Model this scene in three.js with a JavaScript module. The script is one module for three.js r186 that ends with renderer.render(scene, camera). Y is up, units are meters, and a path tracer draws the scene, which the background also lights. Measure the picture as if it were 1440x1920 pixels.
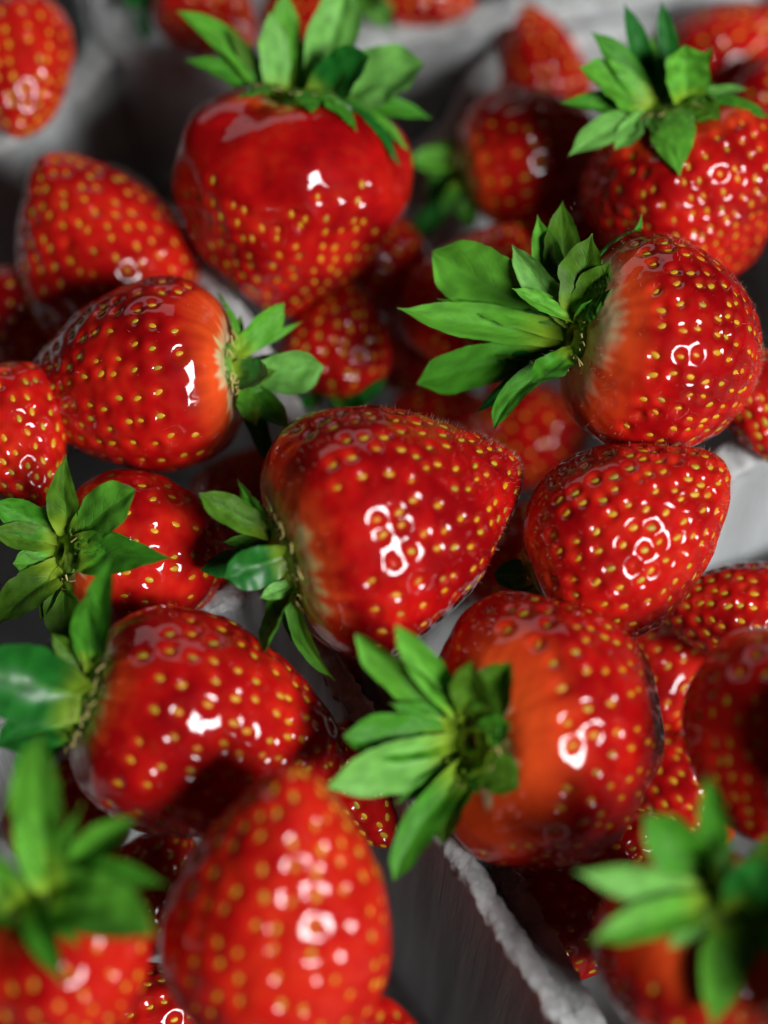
import * as THREE from 'three';
import { ImprovedNoise } from 'three/addons/math/ImprovedNoise.js';
import { mergeGeometries } from 'three/addons/utils/BufferGeometryUtils.js';
import { RoundedBoxGeometry } from 'three/addons/geometries/RoundedBoxGeometry.js';
import { RectAreaLightUniformsLib } from 'three/addons/lights/RectAreaLightUniformsLib.js';

// ---------------------------------------------------------------- camera, light, exposure
const scene = new THREE.Scene();
const FOV = 30, PITCH = 58 * Math.PI / 180, DIST = 0.373;
const camera = new THREE.PerspectiveCamera(FOV, 0.75, 0.01, 20);
const FWD = new THREE.Vector3(0, -Math.sin(PITCH), -Math.cos(PITCH));
const RIGHT = new THREE.Vector3(1, 0, 0);
const UP = new THREE.Vector3(0, Math.cos(PITCH), -Math.sin(PITCH));
const TOCAM = FWD.clone().negate();
camera.position.copy(FWD).multiplyScalar(-DIST);
camera.up.set(0, 1, 0);
camera.lookAt(0, 0, 0);
camera.focus = 0.361;
camera.userData.fStop = 4.0;
camera.updateMatrixWorld();

const renderer = new THREE.WebGLRenderer({ antialias: true });
renderer.toneMapping = THREE.LinearToneMapping;
renderer.toneMappingExposure = 0.88;
renderer.outputColorSpace = THREE.SRGBColorSpace;
renderer.shadowMap.enabled = true;
renderer.setSize(768, 1024);
scene.background = new THREE.Color().setRGB(0.005, 0.0055, 0.006);   // dim surroundings of the stall

RectAreaLightUniformsLib.init();
const lampDir = new THREE.Vector3().addScaledVector(TOCAM, 0.86).addScaledVector(RIGHT, 0.60).addScaledVector(UP, -0.16).normalize();
const LAMP_W = 0.58, LAMP_H = 0.40, LAMP_D = 1.5;
const lampPos = lampDir.clone().multiplyScalar(LAMP_D);
const lampLight = new THREE.RectAreaLight(new THREE.Color().setRGB(0.98, 0.99, 1.0), 44, LAMP_W, LAMP_H);
lampLight.position.copy(lampPos);
lampLight.lookAt(0, 0, 0);
lampLight.castShadow = true;
scene.add(lampLight);
const ceilPos = new THREE.Vector3(-0.5, 1.25, -2.3), CEIL_W = 2.4, CEIL_H = 0.9;      // wide dim ceiling panel beyond the stall
const ceilLight = new THREE.RectAreaLight(new THREE.Color().setRGB(0.90, 0.95, 1.0), 0.4, CEIL_W, CEIL_H);
ceilLight.position.copy(ceilPos);
ceilLight.lookAt(0, 0, 0);
ceilLight.castShadow = true;
scene.add(ceilLight);

// ---------------------------------------------------------------- helpers
const T = Math.tan(FOV * Math.PI / 360);
const MM = 0.001;
function rayAt(px, py) {
  return FWD.clone().addScaledVector(RIGHT, (px - 720) / 960 * T).addScaledVector(UP, (960 - py) / 960 * T);
}
function onPlane(px, py, h) {            // the point at height h that is seen there
  const d = rayAt(px, py);
  return camera.position.clone().addScaledVector(d, (h - camera.position.y) / d.y);
}
function atDepth(px, py, t) { return camera.position.clone().addScaledVector(rayAt(px, py), t); }
const depthOf = (p) => p.clone().sub(camera.position).dot(FWD);

function rng(seed) {
  let a = (seed * 2654435761) >>> 0;
  return () => { a = (a + 0x6D2B79F5) >>> 0; let t = a; t = Math.imul(t ^ (t >>> 15), t | 1); t ^= t + Math.imul(t ^ (t >>> 7), t | 61); return ((t ^ (t >>> 14)) >>> 0) / 4294967296; };
}
const perlin = new ImprovedNoise();
const noise = (x, y, z) => perlin.noise(x, y, z);
function fbm(x, y, z, o = 3) { let s = 0, a = 0.5, f = 1; for (let i = 0; i < o; i++) { s += a * noise(x * f, y * f, z * f); a *= 0.5; f *= 2.1; } return s; }
const clamp = (x, a, b) => Math.min(b, Math.max(a, x));
const smooth = (a, b, x) => { const t = clamp((x - a) / (b - a), 0, 1); return t * t * (3 - 2 * t); };
const mix = (a, b, t) => a + (b - a) * t;
const mix3 = (a, b, t) => [mix(a[0], b[0], t), mix(a[1], b[1], t), mix(a[2], b[2], t)];
const used = {};
function numbered(n) { used[n] = (used[n] ?? -1) + 1; return used[n] ? `${n}_${String(used[n]).padStart(3, '0')}` : n; }
function meshOf(name, geo, mat, parent) {
  const m = new THREE.Mesh(geo, mat); m.name = name; m.castShadow = m.receiveShadow = true; parent.add(m); return m;
}
function gridGeometry(pos, idx, col, uv) {
  const g = new THREE.BufferGeometry();
  g.setAttribute('position', new THREE.BufferAttribute(new Float32Array(pos), 3));
  if (col) g.setAttribute('color', new THREE.BufferAttribute(new Float32Array(col), 3));
  if (uv) g.setAttribute('uv', new THREE.BufferAttribute(new Float32Array(uv), 2));
  g.setIndex(new THREE.BufferAttribute(new Uint32Array(idx), 1));
  g.computeVertexNormals();
  return g;
}

// ---------------------------------------------------------------- textures and materials
function dataTexture(n, m, f, srgb) {
  const a = new Uint8Array(n * m * 4);
  for (let y = 0; y < m; y++) for (let x = 0; x < n; x++) {
    const v = f(x / n, y / m), k = (y * n + x) * 4;
    for (let c = 0; c < 3; c++) a[k + c] = clamp(Math.round((Array.isArray(v) ? v[c] : v) * 255), 0, 255);
    a[k + 3] = 255;
  }
  const t = new THREE.DataTexture(a, n, m);
  t.wrapS = t.wrapT = THREE.RepeatWrapping; t.magFilter = THREE.LinearFilter; t.minFilter = THREE.LinearMipmapLinearFilter; t.generateMipmaps = true;
  if (srgb) t.colorSpace = THREE.SRGBColorSpace;
  t.needsUpdate = true; return t;
}
// leaf relief: midrib, side veins, fine cells
const leafBump = dataTexture(256, 512, (u, v) => {
  const s = Math.abs(u - 0.5) * 2;
  const side = Math.abs(((v * 6.5 - s * 1.9 + 0.35 * fbm(u * 4, v * 5, 2) + (u > 0.5 ? 0.4 : 0)) % 1 + 1) % 1 - 0.5);
  const vein = Math.exp(-((side / 0.06) ** 2)) * smooth(1.0, 0.2, s) + Math.exp(-((s / 0.05) ** 2));
  return clamp(0.55 - 0.22 * vein + 0.22 * fbm(u * 30, v * 60, 3.1, 3), 0, 1);
});
// pulp board: long pressed fibres
const pulpBump = (() => {
  const n = 512, h = new Float32Array(n * n), r = rng(77);
  for (let i = 0; i < 5200; i++) {
    let x = r() * n, y = r() * n, a = r() * 6.28; const len = 8 + r() * 34, w = 0.25 + r() * 0.75;
    for (let k = 0; k < len; k++) { a += (r() - 0.5) * 0.25; x += Math.cos(a); y += Math.sin(a); const q = ((Math.floor(y) % n + n) % n) * n + ((Math.floor(x) % n + n) % n); h[q] = Math.min(1, h[q] + w * 0.5); }
  }
  return dataTexture(n, n, (u, v) => 0.2 + 0.55 * h[Math.floor(v * n) * n + Math.floor(u * n)] + 0.3 * fbm(u * 16, v * 16, 5, 2));
})();
const pulpColor = dataTexture(512, 512, (u, v) => {
  const k = clamp(0.92 + 0.24 * fbm(u * 9, v * 9, 1.7, 4) + (Math.sin(u * 311 + 9 * fbm(u * 20, v * 20, 9)) > 0.985 ? -0.12 : 0), 0, 1);
  return [k, k * 1.0, k * 0.985];
}, true);
for (const t of [pulpBump, pulpColor]) t.repeat.set(28, 28);          // uv in metres: one tile is 36 mm

const fleshMat = new THREE.MeshPhysicalMaterial({ color: 0xffffff, vertexColors: true, roughness: 0.5, clearcoat: 1.0, clearcoatRoughness: 0.06, ior: 1.42, specularIntensity: 0.08 });
const seedMats = [[0.62, 0.31, 0.012], [0.68, 0.36, 0.02], [0.50, 0.36, 0.02], [0.62, 0.24, 0.012], [0.40, 0.28, 0.03]].map(([r, g, b]) =>
  new THREE.MeshPhysicalMaterial({ color: new THREE.Color().setRGB(r, g, b), roughness: 0.5, clearcoat: 0.35, clearcoatRoughness: 0.2, specularIntensity: 0.4 }));
const leafMat = new THREE.MeshPhysicalMaterial({ color: 0xffffff, vertexColors: true, roughness: 0.55, bumpMap: leafBump, bumpScale: 0.00016, specularIntensity: 0.45 });
const leafGlossMat = new THREE.MeshPhysicalMaterial({ color: 0xffffff, vertexColors: true, roughness: 0.42, bumpMap: leafBump, bumpScale: 0.00006, specularIntensity: 0.9 });
const coreMat = new THREE.MeshPhysicalMaterial({ color: 0xffffff, vertexColors: true, roughness: 0.55 });
const stamenMat = new THREE.MeshStandardMaterial({ color: new THREE.Color().setRGB(0.5, 0.42, 0.14), roughness: 0.7 });
const hairMat = new THREE.MeshStandardMaterial({ color: new THREE.Color().setRGB(0.62, 0.42, 0.28), roughness: 0.6 });
const leafHairMat = new THREE.MeshStandardMaterial({ color: new THREE.Color().setRGB(0.55, 0.62, 0.42), roughness: 0.6 });
const wallMat = new THREE.MeshStandardMaterial({ color: new THREE.Color().setRGB(0.60, 0.62, 0.64), map: pulpColor, roughness: 0.95, bumpMap: pulpBump, bumpScale: 0.0006 });
const rimMat = new THREE.MeshStandardMaterial({ color: new THREE.Color().setRGB(0.74, 0.76, 0.77), map: pulpColor, roughness: 0.95, bumpMap: pulpBump, bumpScale: 0.0007 });

// ---------------------------------------------------------------- the table and the lamp
{
  const g = new THREE.BoxGeometry(2.4, 0.03, 2.4);
  const m = meshOf('table_top', g, new THREE.MeshStandardMaterial({ color: new THREE.Color().setRGB(0.10, 0.07, 0.05), roughness: 0.8 }), scene);
  m.position.set(0, -0.1195, 0);
  m.userData = { kind: 'structure', label: 'dark table top under the cardboard punnets' };
}
function panelLamp(label, pos, w, h, glow) {
  const lamp = new THREE.Group(), dir = pos.clone().normalize(); lamp.name = numbered('panel_lamp'); scene.add(lamp);
  lamp.position.copy(pos).addScaledVector(dir, 0.012); lamp.lookAt(0, 0, 0);
  lamp.userData = { label, category: 'lamp' };
  meshOf('housing', new RoundedBoxGeometry(w + 0.03, h + 0.03, 0.02, 2, 0.006), new THREE.MeshStandardMaterial({ color: 0x8a8c90, roughness: 0.5 }), lamp).position.z = -0.006;
  meshOf('diffuser', new RoundedBoxGeometry(w, h, 0.004, 1, 0.001), new THREE.MeshStandardMaterial({ color: 0xf2f2f2, emissive: 0xffffff, emissiveIntensity: glow, roughness: 0.6 }), lamp).position.z = 0.007;
}
panelLamp('bright rectangular white panel lamp hanging over the punnets', lampPos, LAMP_W, LAMP_H, 1.5);
panelLamp('wide dim ceiling panel lamp beyond the punnets', ceilPos, CEIL_W, CEIL_H, 0.4);

// ---------------------------------------------------------------- punnets of moulded pulp board
// corners: [px, py, height in mm, corner radius in mm]
function punnet(label, corners, seed, sl = 0.004, rimW = 1) {
  const root = new THREE.Group(); root.name = numbered('cardboard_punnet');
  root.userData = { label, category: 'punnet', group: 'cardboard punnets standing side by side' };
  let P = corners.map(([x, y, h]) => onPlane(x, y, h * MM));
  const R = corners.map((c) => (c[3] ?? 12) * MM);
  const c = P.reduce((s, p) => s.add(p), new THREE.Vector3()).multiplyScalar(1 / P.length);
  const floorY = -0.104;
  root.position.set(c.x, floorY, c.z); scene.add(root);
  P = P.map((p) => p.clone().sub(root.position));
  // rounded outline
  const pts = [];
  P.forEach((p, i) => {
    const a = P[(i + P.length - 1) % P.length], b = P[(i + 1) % P.length];
    const da = a.clone().sub(p), db = b.clone().sub(p), r = Math.min(R[i], da.length() * 0.45, db.length() * 0.45);
    const s = p.clone().addScaledVector(da.normalize(), r), e = p.clone().addScaledVector(db.normalize(), r);
    for (let k = 0; k <= 8; k++) { const t = k / 8; pts.push(new THREE.Vector3().addScaledVector(s, (1 - t) ** 2).addScaledVector(p, 2 * t * (1 - t)).addScaledVector(e, t * t)); }
  });
  const line = [];                                  // resampled every 1.2 mm
  let total = 0;
  for (let i = 0; i < pts.length; i++) {
    const a = pts[i], b = pts[(i + 1) % pts.length], n = Math.max(1, Math.round(a.distanceTo(b) / 0.0012));
    for (let k = 0; k < n; k++) line.push(a.clone().lerp(b, k / n));
  }
  const N = line.length;
  let area = 0; for (let i = 0; i < N; i++) { const a = line[i], b = line[(i + 1) % N]; area += a.x * b.z - b.x * a.z; }
  const sgn = area > 0 ? 1 : -1;
  const out = line.map((p, i) => { const a = line[(i + N - 3) % N], b = line[(i + 3) % N]; return new THREE.Vector3((b.z - a.z) * sgn, 0, -(b.x - a.x) * sgn).normalize(); });
  const along = [0]; for (let i = 1; i <= N; i++) along.push(along[i - 1] + line[i % N].distanceTo(line[i - 1]));
  const BASE = 0.003;
  function sweep(profile, rough, closed = true) {
    const pos = [], uv = [], idx = [], M = profile.length;
    let d = [0]; for (let j = 1; j <= M; j++) { const a = profile[j - 1], b = profile[j % M]; d.push(d[j - 1] + Math.hypot(a[0] - b[0], a[1] - b[1])); }
    for (let i = 0; i <= N; i++) {
      const p = line[i % N], o = out[i % N];
      for (let j = 0; j <= M; j++) {
        const [q, y0, amp = 1, down] = profile[j % M], y = down ? y0 - (p.y - BASE) * down : y0;
        const ph = [(p.x + seed) * 380, y * 260 + j % M * 0.9, p.z * 380];
        const n1 = rough * amp * (fbm(...ph, 3) * 1.3 + 0.55 * noise(ph[0] * 3.1, ph[1], ph[2] * 3.1)), n2 = rough * amp * fbm(ph[0] + 31, ph[1] + 7, ph[2], 3);
        const wav = 0.0011 * noise(p.x * 40 + seed, 2, p.z * 40);
        pos.push(p.x + o.x * (q + n1 + wav), p.y + y + n2 + 0.0012 * noise(p.x * 30, seed, p.z * 30), p.z + o.z * (q + n1 + wav));
        uv.push(along[i], d[j]);
      }
    }
    for (let i = 0; i < N; i++) for (let j = 0; j < M; j++) { const a = i * (M + 1) + j, b = a + M + 1; if (sgn > 0) idx.push(a, b, a + 1, b, b + 1, a + 1); else idx.push(a, a + 1, b, b, a + 1, b + 1); }
    return gridGeometry(pos, idx, null, uv);
  }
  
  const rows = 10, face = (q0, q1) => {
    const w = [];
    for (let k = 0; k <= rows; k++) { const f = k / rows; w.push([q0 - sl * f, -0.0008 * (1 - f), 0.35, f]); }
    for (let k = rows; k >= 0; k--) { const f = k / rows; w.push([q1 - sl * f, -0.0008 * (1 - f), 0.35, f]); }
    return w;
  };
  meshOf('wall', sweep(face(0.0004, 0.0018), 0.0008), wallMat, root);
  meshOf('lining', sweep(face(-0.0018, -0.0004), 0.0008), wallMat, root);
  const rim = []; for (let k = 0; k < 14; k++) { const a = -k / 14 * Math.PI * 2; rim.push([Math.sign(Math.cos(a)) * Math.abs(Math.cos(a)) ** 0.7 * 0.0023 * rimW, 0.0006 + Math.sign(Math.sin(a)) * Math.abs(Math.sin(a)) ** 0.7 * 0.0017, 1]); }
  meshOf('rim', sweep(rim, 0.0013), rimMat, root);
  const sh = new THREE.Shape(line.filter((_, i) => i % 4 === 0).map((p, i) => { const o = out[i * 4]; return new THREE.Vector2(p.x - o.x * (sl + 0.0012), -(p.z - o.z * (sl + 0.0012))); }));
  const f = new THREE.ExtrudeGeometry(sh, { depth: 0.0022, bevelEnabled: false }); f.rotateX(-Math.PI / 2);
  const fl = meshOf('base', f, wallMat, root); fl.position.y = 0.0005;
  return root;
}

// ---------------------------------------------------------------- strawberries
const seedGeo = (() => {
  const g = new THREE.SphereGeometry(1, 7, 5), p = g.attributes.position;
  for (let i = 0; i < p.count; i++) { const y = p.getY(i); const k = y > 0 ? 1 - 0.35 * y : 1; p.setXYZ(i, p.getX(i) * 0.56 * k, y * 0.90, p.getZ(i) * 0.28 * k); }
  g.scale(MM, MM, MM); g.computeVertexNormals(); return g;
})();
const RED = [0.52, 0.005, 0.005], DARK = [0.25, 0.0015, 0.003], ORANGE = [0.92, 0.10, 0.016], PALE = [0.82, 0.62, 0.32], LIME = [0.66, 0.62, 0.22];

function strawberry(d) {
  const R = rng(d.seed), root = new THREE.Group(); root.name = numbered('strawberry');
  root.userData = { label: d.label, category: 'strawberry', group: d.group ?? 'strawberries heaped in the punnets' };
  const C = d.t ? atDepth(d.c[0], d.c[1], d.t) : onPlane(d.c[0], d.c[1], (d.h ?? 0) * MM);
  const pxm = depthOf(C) * T / 960;                           // metres per photo pixel at that depth
  const L = d.l * pxm, W = d.w * pxm, D = W * (d.flat ?? 0.94);
  const a = d.ang * Math.PI / 180, tl = (d.tilt ?? 0) * Math.PI / 180;
  const axis = new THREE.Vector3().addScaledVector(RIGHT, Math.cos(a) * Math.cos(tl)).addScaledVector(UP, Math.sin(a) * Math.cos(tl)).addScaledVector(TOCAM, Math.sin(tl)).normalize();   // calyx -> tip
  const Y = axis.clone().negate();
  let Z = TOCAM.clone().addScaledVector(Y, -TOCAM.dot(Y)); if (Z.length() < 0.05) Z = UP.clone(); Z.normalize();
  const X = new THREE.Vector3().crossVectors(Y, Z).normalize();
  root.position.copy(C);
  root.quaternion.setFromRotationMatrix(new THREE.Matrix4().makeBasis(X, Y, Z));
  root.updateMatrixWorld(true); scene.add(root);

  const peak = d.peak ?? 0.34, pa = Math.log(0.5) / Math.log(peak), pb = d.round ?? 0.68, dent = (d.dent ?? 0.05) * L;
  const off = R() * 50, lobes = d.lobes ?? 0.02, lobeN = d.lobeN ?? 5, lobeP = R() * 6.28, bend = d.bend ?? [0, 0];
  const surf = (t, ph, v = new THREE.Vector3()) => {
    const s = (1 - Math.cos(Math.PI * t)) / 2;
    const f = Math.sin(Math.PI * clamp(Math.pow(s, pa), 0, 1)) ** pb;
    const cr = 1 + lobes * Math.cos(lobeN * ph + lobeP) * (1 - s * 0.7) + (d.groove ?? 0) * Math.cos(7 * ph + 1 + Math.sin(ph * 2)) * (1 - smooth(0.05, 0.55, s));
    const rx = W / 2 * f * cr, rz = D / 2 * f * cr;
    const x = Math.cos(ph) * rx + bend[0] * W * s * s, z = Math.sin(ph) * rz + bend[1] * W * s * s;
    let y = L * (0.5 - s); y -= dent * Math.exp(-((f / 0.42) ** 2)) * (s < 0.5 ? 1 : 0);
    v.set(x, y, z);
    const n = noise(x * 70 + off, y * 70, z * 70) * (d.lump ?? 0.9) * MM;
    const il = 1 / Math.max(1e-6, Math.hypot(x, y, z));
    v.x += x * il * n; v.y += y * il * n; v.z += z * il * n;
    return v;
  };
  const normalAt = (t, ph) => {
    const e = 0.004, p1 = surf(Math.min(1, t + e), ph), p0 = surf(Math.max(0, t - e), ph), q1 = surf(t, ph + e), q0 = surf(t, ph - e);
    return p1.sub(p0).cross(q1.sub(q0)).normalize().negate();
  };
  // seeds in offset rows
  const sp = (d.sp ?? 4.3) * MM, seeds = [];
  { let arc = 0, prev = surf(0, 0), row = 0, next = sp * 0.3; const p = new THREE.Vector3(), q = new THREE.Vector3();
    for (let i = 1; i <= 400; i++) {
      const t = i / 400; surf(t, 0.7, p); surf(t, 0.7 + Math.PI, q); const r1 = p.distanceTo(prev); arc += i > 1 ? r1 : 0; prev.copy(p);
      if (arc < next) continue;
      next += sp * (1.02 - 0.34 * (1 - Math.cos(Math.PI * t)) / 2); row++;
      const s = (1 - Math.cos(Math.PI * t)) / 2; if (s < (d.bare ?? 0.08) * 0.7) continue;
      const rad = p.distanceTo(q) / 2, n = Math.max(1, Math.round(2 * Math.PI * rad / (sp * (1.18 - 0.36 * s))));
      for (let k = 0; k < n; k++) {
        const ph = (k + (row % 2) * 0.5 + (R() - 0.5) * 0.6) / n * Math.PI * 2 + row * 0.13, tt = clamp(t + (R() - 0.5) * 0.026, 0.01, 0.99);
        if (s < (d.bare ?? 0.08) * (1 + 0.75 * noise(ph * 1.3, off, 4) + 0.25 * (R() - 0.5))) continue;
        seeds.push({ p: surf(tt, ph), t: tt, ph, k: 0.6 + 0.75 * R() });
      }
    } }
  const cell = sp * 0.7, hash = new Map(), key = (x, y, z) => (x + 200) * 160000 + (y + 200) * 400 + z + 200;
  seeds.forEach((s, i) => { const k = key(Math.floor(s.p.x / cell), Math.floor(s.p.y / cell), Math.floor(s.p.z / cell)); hash.has(k) ? hash.get(k).push(i) : hash.set(k, [i]); });
  const nearest = (v) => {
    const ix = Math.floor(v.x / cell), iy = Math.floor(v.y / cell), iz = Math.floor(v.z / cell); let m = 1e9, w = -1;
    for (let x = ix - 1; x <= ix + 1; x++) for (let y = iy - 1; y <= iy + 1; y++) for (let z = iz - 1; z <= iz + 1; z++) { const b = hash.get(key(x, y, z)); if (b) for (const i of b) { const q = seeds[i].p.distanceToSquared(v); if (q < m) { m = q; w = i; } } }
    return [Math.sqrt(m), w];
  };
  const dep = (d.dim ?? 0.5) * 0.98 * MM, rc = sp * 0.56, dep2 = (d.pin ?? 0.30) * MM;
  const pit = ([r, i]) => r >= rc ? 0 : -dep2 * Math.exp(-((r / (0.82 * MM)) ** 2)) - dep * seeds[i].k * (0.5 + 0.5 * Math.cos(Math.PI * Math.pow(r / rc, 0.85)));
  const [nu, nv] = d.res ?? [200, 130];
  const pos = [], lift = [], col = [], idx = [], v = new THREE.Vector3();
  const sh = d.shoulder ?? 0.10, tone = d.tone ?? (rng(d.seed + 900)() - 0.55) * 0.35;
  for (let j = 0; j <= nv; j++) for (let i = 0; i < nu; i++) {
    const t = j / nv, ph = i / nu * Math.PI * 2; surf(t, ph, v);
    const s = (1 - Math.cos(Math.PI * t)) / 2;
    const near = nearest(v), h = pit(near) + 0.07 * MM * noise(v.x * 520 + off, v.y * 520, v.z * 520) + 0.26 * MM * noise(v.x * 190, v.y * 190 + off, v.z * 190);
    const n1 = fbm(v.x * 90 + off, v.y * 90, v.z * 90, 3), n2 = fbm(v.x * 420, v.y * 420 + off, v.z * 420, 2);
    let c = mix3(RED, DARK, clamp(0.38 + 1.9 * n1 + 0.4 * n2 - tone, 0, 1));
    c = mix3(c, ORANGE, clamp(0.04 + 0.5 * tone + 0.5 * n2 - 0.5 * n1, 0, 0.5) * 0.4);
    c = mix3(c, ORANGE, 0.16 * (1 - smooth(0.5 * MM, 1.7 * MM, near[0])));
    const e = s + 0.05 * n1 + 0.03 * noise(ph * 2.5, off, s * 9) + 0.035 * noise(Math.cos(ph) * 9, Math.sin(ph) * 9, off + s * 3) + (d.skew ? d.skew[0] * Math.cos(ph) + d.skew[1] * Math.sin(ph) : 0);
    c = mix3(c, ORANGE, 0.94 * (1 - smooth(sh * 0.25, sh * 1.75, e)));
    const pl = d.pale ?? sh * 0.3; c = mix3(c, d.lime ? LIME : PALE, 0.95 * (1 - smooth(pl * 0.5, pl * 1.5, e)));
    pos.push(v.x, v.y, v.z); lift.push(h); col.push(...c);
  }
  for (let j = 0; j < nv; j++) for (let i = 0; i < nu; i++) { const a0 = j * nu + i, a1 = j * nu + (i + 1) % nu, b0 = a0 + nu, b1 = a1 + nu; if (j) idx.push(a0, a1, b0); if (j < nv - 1) idx.push(a1, b1, b0); }
  const skin = gridGeometry(pos, idx, col), sn = skin.attributes.normal;
  for (const [a, b] of [[0, 0], [nv * nu, nv]]) { const y = b ? -1 : 1; for (let i = 0; i < nu; i++) sn.setXYZ(a + i, 0, y, 0); }
  for (let i = 0; i < lift.length; i++) skin.attributes.position.setXYZ(i, pos[3 * i] + sn.getX(i) * lift[i], pos[3 * i + 1] + sn.getY(i) * lift[i], pos[3 * i + 2] + sn.getZ(i) * lift[i]);
  skin.computeVertexNormals();
  meshOf('flesh', skin, fleshMat, root);

  // seeds: all that a viewer on this side could see
  const camL = TOCAM.clone().applyQuaternion(root.quaternion.clone().invert());
  const bx = new THREE.Vector3(), by = new THREE.Vector3(), mtx = new THREE.Matrix4();
  for (const s of seeds) {
    const n = normalAt(s.t, s.ph);
    if (n.dot(s.p) < 0) n.negate();
    const g = R(), g2 = R(), g3 = R(), g4 = R();
    if (n.dot(camL) < (d.cull ?? -0.25)) continue;
    by.set(0, 1, 0).addScaledVector(n, -n.y); if (by.length() < 0.05) by.set(1, 0, 0); by.normalize().applyAxisAngle(n, (g - 0.5) * 0.9);
    bx.crossVectors(by, n);
    const m = meshOf('seed', seedGeo, seedMats[g2 < 0.4 ? 0 : g2 < 0.65 ? 1 : g2 < 0.8 ? 2 : g2 < 0.92 ? 3 : 4], root);
    mtx.makeBasis(bx, by, n); m.quaternion.setFromRotationMatrix(mtx);
    if (g4 > 0.955) continue;
    const z = (d.ss ?? 0.92) * (0.82 + 0.36 * g3); m.scale.set(z, z * (0.9 + 0.25 * g4), z);
    m.position.copy(s.p).addScaledVector(n, -dep * s.k - dep2 + 0.26 * MM);
  }
  // fine down on the fruit in sharp focus
  if (d.fuzz) {
    const hp = [], hi = [];
    for (let k = 0; k < d.fuzz; k++) {
      const t = 0.05 + 0.9 * R(), ph = R() * 6.283, p = surf(t, ph), n = normalAt(t, ph); if (n.dot(p) < 0) n.negate();
      const w = new THREE.Vector3(R() - 0.5, R() - 0.5, R() - 0.5).cross(n).normalize(), len = (0.5 + R() * 0.8) * MM;
      const q = n.clone().addScaledVector(w, (R() - 0.5) * 1.6).normalize(), b = hp.length / 3, w2 = w.clone().cross(q).normalize().multiplyScalar(0.022 * MM);
      p.addScaledVector(n, -0.2 * MM);
      for (const e of [p.clone().add(w2), p.clone().sub(w2), p.clone().addScaledVector(q, len)]) hp.push(e.x, e.y, e.z);
      hi.push(b, b + 1, b + 2);
    }
    const m = meshOf('fuzz', gridGeometry(hp, hi), hairMat, root); m.userData.kind = 'stuff';
  }
  const clear = (q) => {                                      // keeps a leaf point outside the fruit
    for (let k = 0; k < 40; k++) {
      const s = 0.5 - q.y / L; if (s <= 0.002 || s >= 1) return q;
      const f = Math.sin(Math.PI * Math.pow(s, pa)) ** pb, r = Math.hypot((q.x - bend[0] * W * s * s) / (W / 2), (q.z - bend[1] * W * s * s) / (D / 2));
      if (r > f * 1.03 + 0.025) return q;
      const n = new THREE.Vector3(q.x / (W * W), q.y / (L * L), q.z / (D * D)).normalize(); q.addScaledVector(n, 0.0005);
    }
    return q;
  };
  if (d.calyx) calyx(d, root, surf(0, 0), L, R, clear);
  return root;
}

const GREENS = [[0.050, 0.225, 0.012], [0.095, 0.33, 0.024], [0.010, 0.13, 0.012], [0.06, 0.155, 0.007], [0.15, 0.40, 0.07]];
const YELLOW = [0.27, 0.40, 0.02];

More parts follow.
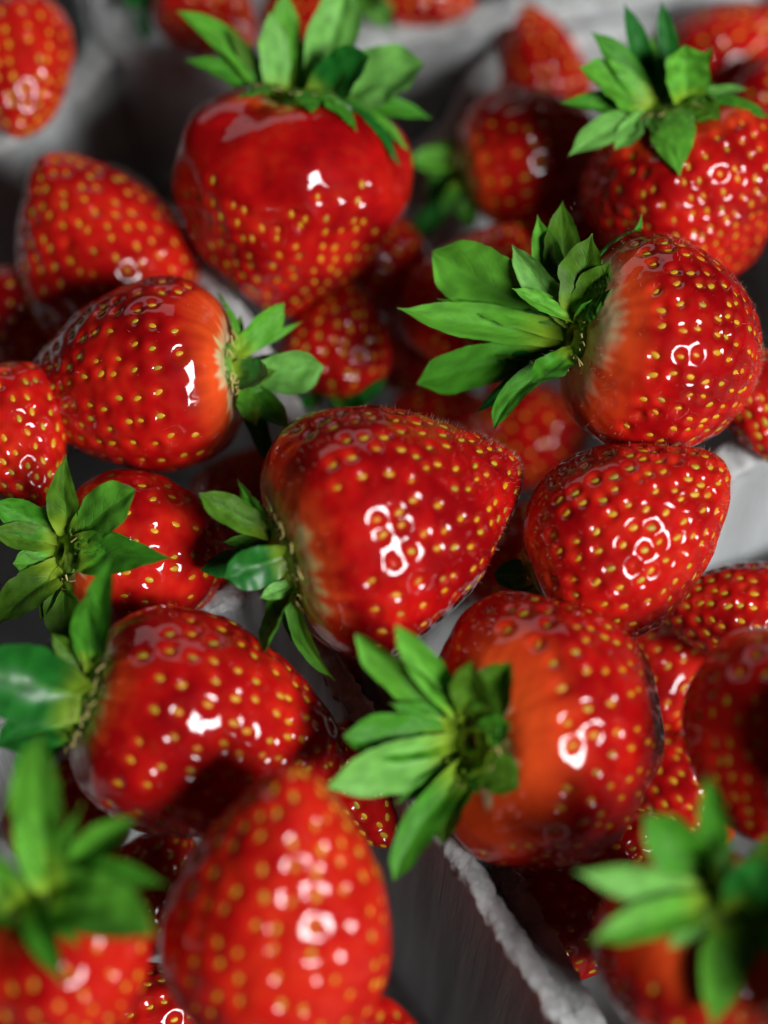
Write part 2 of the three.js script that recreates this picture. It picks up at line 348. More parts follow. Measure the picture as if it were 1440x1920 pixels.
// one sepal: a thin curved blade from base to tip, built in the berry's own axes
function sepal(base, tip, o, width, outward, view, R, parent, clear) {
  const n = 26, m = 6, th = 0.12 * MM, tw = (o.tw ?? (R() - 0.5) * 50), roll = (o.r ?? 0) + (R() - 0.5) * 24, curl = o.curl ?? (R() - 0.35) * 0.22, fold = o.k ?? 0.12 + 0.22 * R();
  const len = base.distanceTo(tip), q = Math.max(0.5, (o.q ?? 0.8) + 0.1), tm = o.m ?? 0.5, wb = o.wb ?? 0.62;
  const ctrl = base.clone().lerp(tip, 0.5).addScaledVector(outward, (o.b ?? 0.10) * len).addScaledVector(view, (o.v ?? 0.06) * len);
  const curve = new THREE.QuadraticBezierCurve3(base, ctrl, tip);
  const pos = [[], []], col = [], uv = [], seedN = R() * 40, tone = GREENS[o.c ?? 0];
  const hint = view.clone().multiplyScalar(o.f ?? 0.75).addScaledVector(outward, 0.35).normalize();
  const edges = [];
  for (let i = 0; i <= n; i++) {
    const t = i / n, p = curve.getPoint(t), tg = curve.getTangent(t).normalize();
    const N = hint.clone().addScaledVector(tg, -hint.dot(tg)).normalize();
    N.applyAxisAngle(tg, (roll + tw * t) * Math.PI / 180);
    p.addScaledVector(N, curl * len * t ** 3 * 0.8);
    const S = new THREE.Vector3().crossVectors(tg, N).normalize();
    let w = t < tm ? mix(wb, 1, Math.sin(t / tm * Math.PI / 2)) : Math.cos((t - tm) / (1 - tm) * Math.PI / 2) ** q;
    if (t > 0.82) w *= 1 - 0.45 * smooth(0.82, 0.97, t) * (1 - smooth(0.97, 1.0, t) * 0.2);
    w = Math.max(w, 0.012);
    for (let j = -m; j <= m; j++) {
      const s = j / m;
      let ww = w * (1 + 0.13 * noise(t * 5 + seedN, Math.sign(s) * 3, 0) + 0.06 * noise(t * 17 + seedN, Math.sign(s) * 5, 0));
      if (o.teeth) ww *= 1 + 0.16 * Math.abs(Math.sin(t * o.teeth * Math.PI)) * smooth(0.3, 0.6, t) - 0.08;
      const x = s * ww * width / 2;
      const cup = fold * width * (Math.abs(s) ** 1.35 - 0.4) * w * (1 - 0.25 * t);
      const wave = 0.09 * width * noise(t * 4 + seedN, s * 1.5, 7) * w + 0.07 * width * s * s * noise(t * 8 + seedN, s > 0 ? 5 : 9, 2);
      const rib = -0.03 * width * Math.exp(-((s / 0.16) ** 2)) * (1 - t);
      const c = p.clone().addScaledVector(S, x).addScaledVector(N, cup + wave + rib); if (t > 0.1) clear(c);
      const e = th * (1 - s * s) * Math.min(1, 6 * (1 - t) + 0.05);
      pos[0].push(c.clone().addScaledVector(N, e)); pos[1].push(c.clone().addScaledVector(N, -e));
      const nz = fbm(t * 7 + seedN, s * 3, 1, 3), k = clamp(1 + 0.9 * nz, 0.5, 1.6);
      let cc = tone.map((g) => g * k);
      cc = mix3(cc, YELLOW, 0.85 * (1 - smooth(0.03, (o.y ?? 0.32) + 0.12 * nz, t)));
      if (Math.abs(s) < 0.1) cc = mix3(cc, GREENS[4], 0.25 * (1 - t));
      if (t > 0.97) cc = mix3(cc, [0.25, 0.2, 0.08], 0.5);
      col.push(cc); uv.push([s * 0.5 + 0.5, t]);
      if (Math.abs(j) === m) edges.push([c, S.clone().multiplyScalar(Math.sign(s)), N, tg, ww]);
    }
  }
  const K = 2 * m + 1, P = [], Cc = [], U = [], idx = [];
  for (const side of [0, 1]) for (let i = 0; i < pos[side].length; i++) { const p = pos[side][i]; P.push(p.x, p.y, p.z); Cc.push(...col[i]); U.push(...uv[i]); }
  const o2 = pos[0].length;
  for (let i = 0; i < n; i++) for (let j = 0; j < K - 1; j++) { const a = i * K + j, b = a + K; idx.push(a, a + 1, b, a + 1, b + 1, b, o2 + a, o2 + b, o2 + a + 1, o2 + a + 1, o2 + b, o2 + b + 1); }
  const mesh = meshOf('sepal', gridGeometry(P, idx, Cc, U), o.g ? leafGlossMat : leafMat, parent);
  if (o.hair) {
    const hp = [], hi = [];
    for (let k = 0; k < o.hair; k++) {
      const [c, S, N, tg] = edges[Math.floor(R() * edges.length)], b = hp.length / 3, len = (0.5 + 0.7 * R()) * MM;
      const onFace = R() < 0.35, p = c.clone(); if (onFace) p.addScaledVector(S, -R() * width * 0.5).addScaledVector(N, 0.1 * MM); p.addScaledVector(tg, (R() - 0.5) * len * 2);
      const q = S.clone().multiplyScalar(onFace ? 0.2 : 1).addScaledVector(tg, 0.5 * R()).addScaledVector(N, onFace ? 0.8 : (R() - 0.5)).normalize(), w = tg.clone().cross(q).normalize().multiplyScalar(0.022 * MM);
      for (const e of [p.clone().add(w), p.clone().sub(w), p.clone().addScaledVector(q, len)]) hp.push(e.x, e.y, e.z);
      hi.push(b, b + 1, b + 2);
    }
    const f = meshOf('leaf_hair', gridGeometry(hp, hi), leafHairMat, parent); f.userData.kind = 'stuff';
  }
  return mesh;
}

function calyx(d, root, pole, L, R, clear) {
  const k = d.calyx, inv = root.matrixWorld.clone().invert();
  const outward = new THREE.Vector3(0, 1, 0), view = TOCAM.clone().applyQuaternion(root.quaternion.clone().invert());
  const cw = root.localToWorld(pole.clone()), t0 = depthOf(cw), pxm = t0 * T / 960;
  const core = (k.core ?? 42) * pxm;                          // radius of the green disc
  // disc with the scar of the stalk
  const prof = [[0, -0.30], [0.16, -0.28], [0.24, 0.10], [0.36, 0.30], [0.55, 0.22], [0.85, 0.04], [1.0, -0.12], [0.9, -0.3], [0.4, -0.4], [0, -0.42]].map(([x, y]) => new THREE.Vector2(x * core, y * core * 0.62 + 0.0006));
  const g = new THREE.LatheGeometry(new THREE.SplineCurve(prof).getPoints(36), 36), col = [], p = g.attributes.position;
  for (let i = 0; i < p.count; i++) {
    const x = p.getX(i), y = p.getY(i), z = p.getZ(i), r = Math.hypot(x, z) / core, n = fbm(x * 900, y * 900, z * 900, 3);
    let c = mix3([0.30, 0.42, 0.03], [0.10, 0.25, 0.03], clamp(smooth(0.35, 1, r) + 0.8 * n, 0, 1)); c = mix3([0.10, 0.13, 0.02], c, smooth(0.16, 0.28, r));
    p.setXYZ(i, x * (1 + 0.12 * n), y + 0.25 * core * n * 0.4, z * (1 + 0.12 * n)); col.push(...c);
  }
  g.setAttribute('color', new THREE.BufferAttribute(new Float32Array(col), 3)); g.computeVertexNormals();
  const part = meshOf('calyx', g, coreMat, root); part.position.copy(pole).addScaledVector(outward, 0.0004);
  part.updateMatrixWorld(true);
  const toLocal = (w) => part.worldToLocal(w.clone());
  const pc = cw.clone().sub(camera.position), cx = 720 + pc.dot(RIGHT) / t0 / T * 960, cy = 960 - pc.dot(UP) / t0 / T * 960;
  const turn = (q) => Math.atan2(q[1] - cy, q[0] - cx), ring = [...k.s].sort((a, b) => turn(a) - turn(b)), all = [...k.s];
  ring.forEach((q, i) => {                                    // the narrow outer sepals between the broad ones
    const e = ring[(i + 1) % ring.length], gap = ((turn(e) - turn(q)) % 6.2832 + 6.2832) % 6.2832;
    if (ring.length < 5 || gap > 1.3 || gap < 0.12) return;
    const f = 0.62 + 0.22 * R(), u = 0.35 + 0.3 * R();
    all.push([cx + (mix(q[0], e[0], u) - cx) * f, cy + (mix(q[1], e[1], u) - cy) * f, Math.min(q[2], e[2]) * 0.5, { z: mix(q[3]?.z ?? 0, e[3]?.z ?? 0, 0.5) * f - 1, c: [0, 1, 3, 4][Math.floor(R() * 4)], q: 0.9, b: 0.05, bz: -0.2 }]);
  });
  for (const [px, py, w, o = {}] of all) {
    const tip = toLocal(atDepth(px, py, t0 - (o.z ?? 0) * MM));
    const dir = tip.clone().addScaledVector(outward, -tip.dot(outward)); if (dir.length() < 1e-5) dir.set(1, 0, 0);
    const base = dir.normalize().multiplyScalar(core * (o.br ?? 0.62)).addScaledVector(outward, 0.0005 + (o.bz ?? 0) * MM);
    sepal(base, tip, o, w * 0.98 * pxm, outward, view, R, part, (q) => clear(q.add(part.position)).sub(part.position));
  }
  // dry stamens round the collar
  const sg = [];
  const ns = k.stamens ?? 14;
  for (let i = 0; i < ns; i++) {
    const a = R() * 6.283, r = core * (0.86 + 0.2 * R()), e = new THREE.Vector3(Math.cos(a), 0, Math.sin(a)), s = new THREE.Vector3(-e.z, 0, e.x);
    const b = e.clone().multiplyScalar(r).addScaledVector(outward, 0.0002), len = (1.4 + 2.2 * R()) * MM;
    const pts = [b, b.clone().addScaledVector(e, len * 0.5).addScaledVector(s, len * (R() - 0.5)), b.clone().addScaledVector(e, len * (0.5 + 0.4 * R())).addScaledVector(s, len * (R() - 0.5)).addScaledVector(outward, len * (R() - 0.6))];
    pts.forEach((q) => clear(q.add(part.position)).sub(part.position));
    sg.push(new THREE.TubeGeometry(new THREE.CatmullRomCurve3(pts), 6, 0.14 * MM + 0.10 * MM * R(), 4));
  }
  if (sg.length) { const m = meshOf('stamens', mergeGeometries(sg), stamenMat, part); m.userData.kind = 'stuff'; }
}

// ---------------------------------------------------------------- the six punnets (rim corners where the photograph shows them)
punnet('cardboard punnet whose white rim corner lies under the glossy lime ended strawberry', [[505, 1082, -11, 7], [1075, 1935, -17, 16], [1230, 2300, -17], [-500, 2500, -17], [-560, 1660, -17], [140, 1258, -11, 30]], 1.3);
punnet('wide cardboard punnet holding most of the strawberries with green leaves', [[335, 370, -22, 10], [640, 1010, -50, 12], [1150, 980, -46, 10], [1290, 915, -14, 20], [1445, 822, -10, 20], [1760, 640, -10], [1560, 40, -10], [1230, 45, -9, 14], [930, 100, -9, 14], [838, 285, -14, 12], [520, 380, -36, 14]], 2.1, 0.002, 1.6);
punnet('cardboard punnet beside black gap, white wall under one blurred strawberry', [[203, 112, -8, 12], [120, -260, -8], [-560, -220, -8], [-560, 560, -8], [-20, 292, -8, 30]], 3.7, -0.018, 1.7);
punnet('cardboard punnet with two strawberries pressed together against a grey white rim', [[262, 345, -10, 12], [470, 640, -8, 30], [575, 820, -16, 20], [560, 990, -24, 14], [440, 1060, -24, 12], [130, 1210, -24, 30], [-540, 1500, -22], [-560, 360, -18], [90, 318, -18, 30]], 4.9);
punnet('cardboard punnet with broad white side wall behind the leafiest strawberries', [[222, 92, -6, 8], [440, 152, -6, 14], [740, 66, -4, 30], [1440, -60, -4], [1300, -520, -4], [110, -480, -6]], 5.2, -0.008, 1.9);
punnet('cardboard punnet with ragged torn rim, dark inside, holding strawberry with splayed green cap', [[668, 1185, -22, 10], [1118, 1940, -22, 16], [1300, 2300, -22], [2100, 2000, -22], [2000, 980, -52], [1500, 1080, -54, 30], [1270, 1110, -54, 30], [770, 1120, -50, 20]], 6.6);

// ---------------------------------------------------------------- the strawberries
const HI = [370, 250], MID = [230, 155], LOW = [130, 90];
const berries = [
  { label: 'glossy cone shaped strawberry with lime green end, its cap over the punnet rim corner', c: [760, 970], h: 10, l: 510, w: 478, ang: 19, tilt: -16, peak: 0.29, round: 0.66, res: HI, fuzz: 2200, shoulder: 0.085, pale: 0.045, lime: 1, bare: 0.17, dent: 0.03, bend: [0.05, 0], seed: 11, sp: 4.8,
    calyx: { core: 84, stamens: 60, s: [
      [372, 925, 60, { z: 3, b: 0.05, v: 0.1, q: 0.55, c: 3, r: 30, hair: 60, m: 0.6 }], [448, 897, 44, { z: 2, c: 0, b: 0.1, q: 0.9, r: -35, hair: 30 }],
      [374, 1068, 60, { z: -6, c: 2, q: 0.9 }], [420, 1085, 84, { z: 7, c: 2, g: 1, q: 0.6, r: -20, wb: 0.5 }],
      [500, 1225, 66, { z: 7, c: 0, q: 0.45, r: 25, b: 0.15, m: 0.45 }], [632, 1277, 40, { z: 2, c: 1, q: 0.8, b: 0.25, v: -0.1, hair: 50 }], [560, 1215, 36, { z: -3, c: 2 }] ] } },
  { label: 'upright wedge shaped strawberry without visible cap, grid of white glints on its side', c: [1192, 1008], h: 7, l: 420, w: 365, ang: 24, tilt: 10, peak: 0.36, round: 0.60, bend: [0.13, 0], res: HI, fuzz: 1600, bare: 0.1, seed: 12, sp: 4.2, dim: 0.6,
    calyx: { core: 40, s: [[925, 1075, 60, { z: -10, c: 2 }], [960, 1120, 60, { z: -8, c: 0 }], [1000, 1180, 50, { z: -10, c: 2 }]] } },
  { label: 'rounded strawberry with pale white shoulder below a tall dark green cap', c: [1245, 655], h: 17, l: 390, w: 415, ang: -6, tilt: -18, peak: 0.42, round: 0.52, res: HI, fuzz: 1500, shoulder: 0.16, pale: 0.08, bare: 0.24, seed: 13, sp: 4.15, dim: 0.55, skew: [-0.03, 0],
    calyx: { core: 50, stamens: 24, s: [
      [806, 470, 128, { z: -8, c: 1, q: 0.5, m: 0.62, wb: 0.5 }], [752, 590, 76, { z: -6, c: 1, q: 0.9, b: 0.1 }], [782, 720, 84, { z: -10, c: 0, q: 0.5, m: 0.7, wb: 0.3 }],
      [958, 458, 62, { z: 0, c: 4, q: 0.8 }], [1008, 405, 62, { z: -4, c: 1, q: 0.9 }], [1055, 368, 74, { z: -3, c: 3, q: 0.9, hair: 20 }], [1196, 402, 46, { z: -4, c: 0, q: 1.0, b: -0.25, r: 30, hair: 30 }],
      [1112, 438, 88, { z: 7, c: 3, q: 0.9, teeth: 3, hair: 40, r: 10 }], [1146, 490, 74, { z: 8, c: 3, q: 0.9, hair: 40, b: 0.05 }], [1168, 562, 50, { z: 8, c: 0, q: 0.5, b: 0.3, r: 20 }],
      [960, 540, 40, { z: 8, c: 1, q: 0.7, r: 40 }], [905, 640, 110, { z: -6, c: 2, q: 0.8 }], [998, 730, 62, { z: 9, c: 0, q: 0.7, teeth: 3, b: 0.1, hair: 40, g: 1 }],
      [930, 805, 50, { z: 0, c: 0, q: 0.5, b: 0.3, r: 20 }], [895, 780, 40, { z: -5, c: 2 }], [880, 700, 90, { z: -12, c: 2 }] ] } },
  { label: 'large strawberry with orange shoulder half covered by a splayed eight leaf cap', c: [1030, 1368], h: -3, l: 490, w: 512, ang: 2, tilt: -44, peak: 0.42, round: 0.55, flat: 0.9, res: HI, fuzz: 600, shoulder: 0.145, pale: 0.025, bare: 0.16, lump: 1.8, seed: 14, sp: 4.9, dim: 0.5, dent: 0.1, skew: [0, 0],
    calyx: { core: 66, s: [
      [668, 1185, 100, { z: 7, c: 1, q: 0.45, r: -20, k: 0.3 }], [738, 1166, 62, { z: 9, c: 1, q: 0.5, r: 25, k: 0.3 }], [645, 1380, 92, { z: 7, c: 0, q: 0.4 }], [608, 1468, 100, { z: 9, c: 4, q: 0.6 }],
      [738, 1655, 66, { z: 9, c: 0, q: 0.6, b: 0.25, k: 0.35 }], [826, 1590, 72, { z: 6, c: 3, q: 0.6, b: 0.25, r: 20 }], [972, 1478, 84, { z: 10, c: 3, q: 0.4, b: 0.2 }],
      [958, 1355, 60, { z: 11, c: 0, q: 0.4, b: 0.3 }], [962, 1242, 92, { z: 10, c: 3, q: 0.5, b: 0.2 }], [890, 1236, 76, { z: 10, c: 3, q: 0.6, b: 0.2 }] ] } },
  { label: 'broad ribbed strawberry hanging from a wide bright green cap', c: [540, 378], h: 8, l: 425, w: 440, ang: -97, tilt: -15, peak: 0.38, round: 0.60, lobes: 0.02, groove: 0.07, res: MID, shoulder: 0.05, bare: 0.46, seed: 15, sp: 4.4, ss: 0.9, dent: 0.10, lump: 2.2,
    calyx: { core: 62, s: [
      [332, 12, 60, { z: 2, c: 1, q: 0.5, b: 0.1 }], [345, 112, 56, { z: 4, c: 0, q: 0.7, r: 20 }], [530, -20, 62, { z: 0, c: 1, q: 0.9 }], [505, 20, 60, { z: 6, c: 4, q: 0.9 }],
      [655, -30, 96, { z: 2, c: 4, q: 0.5 }], [690, 105, 90, { z: 12, c: 2, g: 1, q: 0.5, b: 0.2 }], [795, 130, 130, { z: 4, c: 4, q: 0.35, m: 0.6 }], [815, 217, 50, { z: 2, c: 0, q: 0.9 }],
      [772, 280, 48, { z: 6, c: 1, q: 0.8, b: 0.15 }], [748, 318, 52, { z: 8, c: 2, q: 0.6, b: 0.2 }], [575, 250, 46, { z: 12, c: 0, b: 0.3 }], [455, 205, 48, { z: 10, c: 1, b: 0.2 }], [660, 265, 56, { z: 12, c: 0, b: 0.25 }] ] } },
  { label: 'blurred cone shaped strawberry leaning tip up on a smaller fruit', c: [182, 468], h: -4, l: 400, w: 345, ang: 118, tilt: 16, peak: 0.36, round: 0.66, res: MID, seed: 16, sp: 4.6, tone: 0.15, ss: 0.85 },
  { label: 'strawberry lying on its side, tip in shade, cap against the punnet rim', c: [242, 715], h: 6, l: 440, w: 365, ang: 187, tilt: -12, peak: 0.33, round: 0.62, res: MID, seed: 17, sp: 4.5, shoulder: 0.10, pale: 0.03, bare: 0.16, fuzz: 300,
    calyx: { core: 48, stamens: 22, s: [
      [398, 558, 48, { z: -2, c: 1, q: 0.9 }], [536, 568, 54, { z: -4, c: 1, q: 0.6 }], [608, 690, 84, { z: 2, c: 4, q: 0.5, m: 0.65, wb: 0.2 }], [505, 708, 62, { z: 8, c: 2, g: 1, q: 0.5 }],
      [545, 805, 50, { z: 4, c: 0, q: 0.8 }], [500, 885, 44, { z: -4, c: 2, q: 0.8 }], [480, 800, 46, { z: 6, c: 1, q: 0.7 }], [560, 600, 20, { z: -6, c: 1, q: 1 }] ] } },
  { label: 'bright strawberry between shaded tip of side lying fruit and pointed star cap', c: [22, 830], h: 4, l: 300, w: 250, ang: -60, tilt: 20, res: MID, seed: 18, sp: 4.0, tone: 0.1 },
  { label: 'small strawberry wedged under the leaning cone shaped fruit', c: [36, 612], h: -16, l: 230, w: 200, ang: -100, tilt: 10, res: LOW, seed: 19 },
  { label: 'strawberry showing ring shaped glints behind a pointed star shaped cap', c: [272, 1045], h: -6, l: 350, w: 330, ang: -6, tilt: -34, peak: 0.42, round: 0.55, res: MID, seed: 20, sp: 5.2, dim: 0.55, bare: 0.2, shoulder: 0.12,
    calyx: { core: 52, s: [
      [124, 852, 64, { z: 10, c: 3, q: 1.0, m: 0.3 }], [255, 918, 92, { z: 14, c: 1, q: 0.4, m: 0.66, wb: 0.35 }], [330, 1048, 84, { z: 17, c: 0, q: 1.0, m: 0.3 }], [-10, 938, 66, { z: 4, c: 0, q: 0.7 }],
      [-20, 1000, 56, { z: 6, c: 3, q: 0.8 }], [-10, 1168, 84, { z: 7, c: 3, q: 0.6 }], [132, 1235, 70, { z: 4, c: 3, q: 0.8 }], [24, 1060, 62, { z: 2, c: 1, q: 0.6 }] ] } },
  { label: 'strawberry with double figure eight glint, cap resting on punnet rim', c: [402, 1375], h: -4, l: 540, w: 425, ang: -19, tilt: -18, peak: 0.36, round: 0.56, res: HI, seed: 21, sp: 4.9, dim: 0.55, shoulder: 0.06, pale: 0.03, lime: 1, bare: 0.14, fuzz: 500,
    calyx: { core: 78, stamens: 54, s: [
      [222, 1040, 62, { z: 10, c: 0, g: 1, q: 0.7, hair: 60, r: 15 }], [168, 1110, 66, { z: 9, c: 0, q: 0.7 }], [-40, 1250, 150, { z: 9, c: 2, g: 1, q: 0.4, wb: 0.5 }], [-10, 1400, 92, { z: 8, c: 2, q: 0.6 }],
      [30, 1460, 70, { z: 6, c: 2, q: 0.6 }], [100, 1185, 50, { z: 3, c: 3 }] ] } },
  { label: 'blurred bright strawberry standing tip up beside the torn rim', c: [527, 1695], h: 6, l: 590, w: 440, ang: 83, tilt: 20, peak: 0.36, round: 0.70, res: MID, seed: 22, sp: 5.5, ss: 0.95, tone: 0.28, dim: 0.5 },
  { label: 'strawberry below a large blurred cap with dark stalk scar', c: [118, 1810], h: 6, l: 330, w: 360, ang: -70, tilt: -18, peak: 0.42, round: 0.55, res: MID, seed: 23, sp: 5.2, ss: 0.9, bare: 0.2, tone: 0.15,
    calyx: { core: 60, s: [
      [72, 1380, 116, { z: 14, c: 1, q: 0.35, m: 0.4 }], [272, 1530, 66, { z: 10, c: 1, q: 0.8 }], [318, 1662, 66, { z: 12, c: 0, q: 0.9, b: 0.25 }], [290, 1765, 124, { z: 16, c: 1, q: 0.35, b: 0.2 }],
      [122, 1850, 62, { z: 16, c: 0, q: 0.8, b: 0.3 }], [-80, 1560, 90, { z: 12, c: 1 }], [-60, 1750, 90, { z: 12, c: 3 }] ] } },
  { label: 'dark blurred strawberry standing above the yellow green star cap', c: [1440, 1370], h: 12, l: 420, w: 330, ang: -96, tilt: 10, res: MID, seed: 24, peak: 0.45, round: 0.6, bare: 0.12 },
  { label: 'strawberry lying in shade against the grey inner wall of the punnet', c: [1375, 1150], h: -18, l: 330, w: 215, ang: 172, tilt: 4, res: MID, seed: 25, sp: 3.6, fuzz: 300 },
  { label: 'dark strawberry under the blurred yellow green star cap, pale pink shoulder', c: [1320, 1800], h: 2, l: 400, w: 430, ang: -100, tilt: -42, peak: 0.42, round: 0.55, res: MID, seed: 26, sp: 4.8, shoulder: 0.2, pale: 0.05, bare: 0.3,
    calyx: { core: 66, s: [
      [1206, 1522, 100, { z: 8, c: 0, q: 0.45 }], [1330, 1440, 62, { z: 8, c: 0, q: 1.0 }], [1078, 1640, 76, { z: 10, c: 4, q: 0.9 }], [1112, 1762, 72, { z: 14, c: 1, q: 0.5 }],
      [1330, 1925, 92, { z: 12, c: 1, q: 0.8 }], [1430, 1610, 100, { z: 14, c: 2, g: 1, q: 0.5, b: 0.25 }], [1520, 1780, 96, { z: 10, c: 3 }], [1500, 1560, 90, { z: 6, c: 3 }] ] } },
  { label: 'bumpy strawberry with many small glints under a wide toothed cap', c: [1290, 360], h: 10, l: 370, w: 390, ang: -72, tilt: -28, peak: 0.42, round: 0.52, res: MID, seed: 27, sp: 3.9, ss: 0.75, dim: 0.65, bare: 0.12, lump: 2.4,
    calyx: { core: 60, s: [
      [1046, 206, 52, { z: 7, c: 0, q: 0.8 }], [1066, 302, 62, { z: 10, c: 4, q: 0.7, b: 0.15 }], [1150, 285, 50, { z: 8, c: 4, q: 0.5 }], [1276, 338, 76, { z: 10, c: 1, q: 0.9, b: 0.2 }],
      [1445, 222, 44, { z: 6, c: 0, q: 0.6 }], [1402, 168, 34, { z: 6, c: 4, q: 0.6 }], [1338, 85, 24, { z: 8, c: 0, q: 0.8 }], [1285, 82, 84, { z: 10, c: 1, q: 0.45, m: 0.6 }],
      [1165, 8, 44, { z: 4, c: 2, q: 0.8 }], [1110, 55, 60, { z: 6, c: 0, q: 0.9 }], [1085, 130, 96, { z: 8, c: 1, q: 0.5 }], [1240, 0, 40, { z: 4, c: 2, q: 0.9 }], [1345, 235, 74, { z: 9, c: 3, q: 0.4 }] ] } },
  { label: 'blurred strawberry lying with its cap towards the white wall', c: [992, 290], h: -6, l: 270, w: 275, ang: 14, tilt: 6, peak: 0.42, round: 0.5, res: LOW, seed: 28, sp: 4.4, shoulder: 0.16, lime: 1, tone: 0.1,
    calyx: { core: 40, s: [[768, 300, 50, { z: 2, c: 1 }], [760, 470, 50, { z: -6, c: 2 }], [842, 412, 50, { z: 8, c: 0, q: 0.5 }], [890, 430, 44, { z: 4, c: 0 }], [800, 380, 90, { z: -4, c: 2 }], [815, 268, 44, { z: 0, c: 1 }]] } },
  { label: 'strawberry tip resting against the broad white wall', c: [1005, 128], h: -12, l: 250, w: 200, ang: 100, tilt: 10, res: LOW, seed: 29, tone: 0.2 },
  { label: 'small strawberry low between the ribbed fruit and the lime ended one', c: [632, 632], h: -14, l: 220, w: 215, ang: 80, tilt: 20, res: LOW, seed: 30, sp: 3.8,
    calyx: { core: 30, s: [[560, 745, 60, { z: 10, c: 2 }], [640, 760, 70, { z: 10, c: 0, q: 0.5 }], [725, 700, 60, { z: 8, c: 2 }], [690, 760, 60, { z: 8, c: 2 }]] } },
  { label: 'dark strawberry behind the thin upright sepals of the toothed cap', c: [1370, 95], h: -8, l: 260, w: 210, ang: 30, tilt: 10, res: LOW, seed: 31 },
  { label: 'strawberry beyond the flat sepal of the toothed cap', c: [1470, 205], h: -4, l: 200, w: 200, ang: 0, tilt: 20, res: LOW, seed: 32 },
  { label: 'single strawberry in the corner punnet with brown inner wall', c: [30, 130], h: 10, l: 290, w: 230, ang: -80, tilt: 20, res: LOW, seed: 33, tone: 0.25, round: 0.55 },
  { label: 'blurred strawberry behind white rim, beside a dark green leaf', c: [395, 25], h: 2, l: 230, w: 185, ang: -40, tilt: 20, res: LOW, seed: 34, tone: 0.2,
    calyx: { core: 30, s: [[235, 20, 60, { z: 4, c: 2 }], [270, 80, 50, { z: 4, c: 2 }], [300, -40, 60, { z: 4, c: 1 }]] } },
  { label: 'dark strawberry seen through the fork of the wide bright cap', c: [575, 10], h: -6, l: 200, w: 180, ang: 200, tilt: 0, res: LOW, seed: 35 },
  { label: 'strawberry with yellow green cap beyond the broad white wall', c: [800, -20], h: 2, l: 200, w: 170, ang: -20, tilt: 10, res: LOW, seed: 36,
    calyx: { core: 34, s: [[690, 40, 60, { z: 6, c: 1 }], [740, 60, 60, { z: 8, c: 4 }], [660, 0, 60, { z: 2, c: 1 }], [700, -40, 50, { z: 0, c: 1 }]] } },
  { label: 'shaded strawberry behind the tall dark green cap', c: [895, 555], h: -14, l: 310, w: 270, ang: 60, tilt: 10, res: LOW, seed: 37 },
  { label: 'shaded strawberry low behind the crest of the lime ended one', c: [835, 810], h: -36, l: 240, w: 200, ang: 20, tilt: 10, res: LOW, seed: 38 },
  { label: 'shaded strawberry between cone tip and splayed cap', c: [665, 1475], h: -26, l: 260, w: 210, ang: -60, tilt: 10, res: MID, seed: 39, sp: 4.0 },
  { label: 'half hidden strawberry deep in punnet beside the torn rim', c: [1045, 1735], h: -36, l: 280, w: 260, ang: -20, tilt: 10, res: LOW, seed: 40 },
  { label: 'dark strawberry peeping out between orange shouldered fruit and pointed sepal', c: [1185, 1595], h: -26, l: 230, w: 200, ang: 20, tilt: 10, res: LOW, seed: 41, sp: 3.8 },
  { label: 'dark strawberry low under the ribbed fruit', c: [730, 510], h: -20, l: 240, w: 190, ang: -40, tilt: 10, res: LOW, seed: 42 },
  { label: 'strawberry showing only its rounded top beside the cone tip up berry', c: [712, 1965], h: -16, l: 220, w: 200, ang: 90, tilt: 10, res: LOW, seed: 43 },
  { label: 'strawberry squeezed between rounded fruit and grey inner wall', c: [1440, 765], h: -2, l: 230, w: 190, ang: -80, tilt: 10, res: LOW, seed: 44, sp: 3.4 },
  { label: 'strawberry on top of the heap, past the dark fruit that it shades', c: [1700, 1470], h: 30, l: 420, w: 360, ang: -60, tilt: 10, res: LOW, seed: 49, cull: 2 },
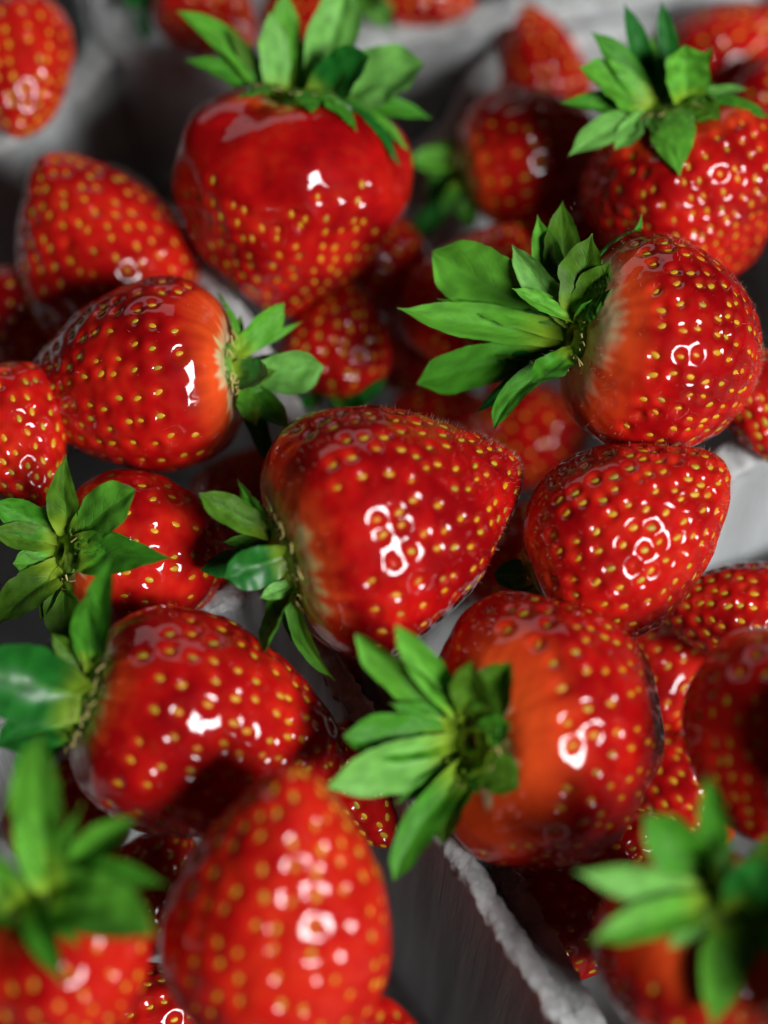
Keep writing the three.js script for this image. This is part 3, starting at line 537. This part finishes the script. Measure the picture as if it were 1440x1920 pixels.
  { label: 'strawberry heaped high, past the yellow green star cap', c: [1730, 1850], h: 34, l: 440, w: 380, ang: 60, tilt: 10, res: LOW, seed: 50, cull: 2 },
  { label: 'dark strawberry tucked between the tall dark green cap and bumpy fruit', c: [1075, 445], h: -14, l: 230, w: 210, ang: 40, tilt: 10, res: LOW, seed: 51 },
  { label: 'half hidden strawberry deep in the gap below the wedge shaped fruit', c: [1268, 1245], h: -38, l: 250, w: 240, ang: 30, tilt: 10, res: LOW, seed: 45 },
  { label: 'half hidden strawberry deep between cone tip up berry and blurred cap', c: [285, 1660], h: -48, l: 260, w: 230, ang: 60, tilt: 10, res: LOW, seed: 52 },
  { label: 'half hidden strawberry deep between the wedge shaped fruit and the lime ended one', c: [965, 1050], h: -36, l: 230, w: 200, ang: 80, tilt: 10, res: LOW, seed: 53 },
  { label: 'half hidden strawberry deep below the large blurred cap with stalk scar', c: [290, 1900], h: -44, l: 240, w: 220, ang: 20, tilt: 10, res: LOW, seed: 54 },
  { label: 'half hidden strawberry deep between the orange shouldered fruit and the yellow green star cap', c: [1275, 1480], h: -48, l: 260, w: 240, ang: 130, tilt: 10, res: LOW, seed: 46 },
  { label: 'half hidden strawberry deep between the lime ended fruit and ring glinting one', c: [475, 925], h: -42, l: 230, w: 210, ang: 50, tilt: 10, res: LOW, seed: 47 },
  { label: 'half hidden strawberry deep below the tall dark green cap', c: [985, 800], h: -50, l: 230, w: 210, ang: 130, tilt: 10, res: LOW, seed: 48 },
  { label: 'half hidden strawberry deep between the double glinting fruit and splayed cap', c: [600, 1290], h: -48, l: 230, w: 210, ang: 20, tilt: 10, res: LOW, seed: 55 },
  { label: 'half hidden strawberry at the punnet bottom below the ribbed fruit', c: [800, 640], h: -48, l: 230, w: 220, ang: 80, tilt: 10, res: LOW, seed: 56 },
  { label: 'half hidden strawberry at the punnet bottom beside the double glinting fruit', c: [130, 1500], h: -48, l: 260, w: 240, ang: 80, tilt: 10, res: LOW, seed: 57 },
];
for (const b of berries) strawberry(b);

renderer.render(scene, camera);
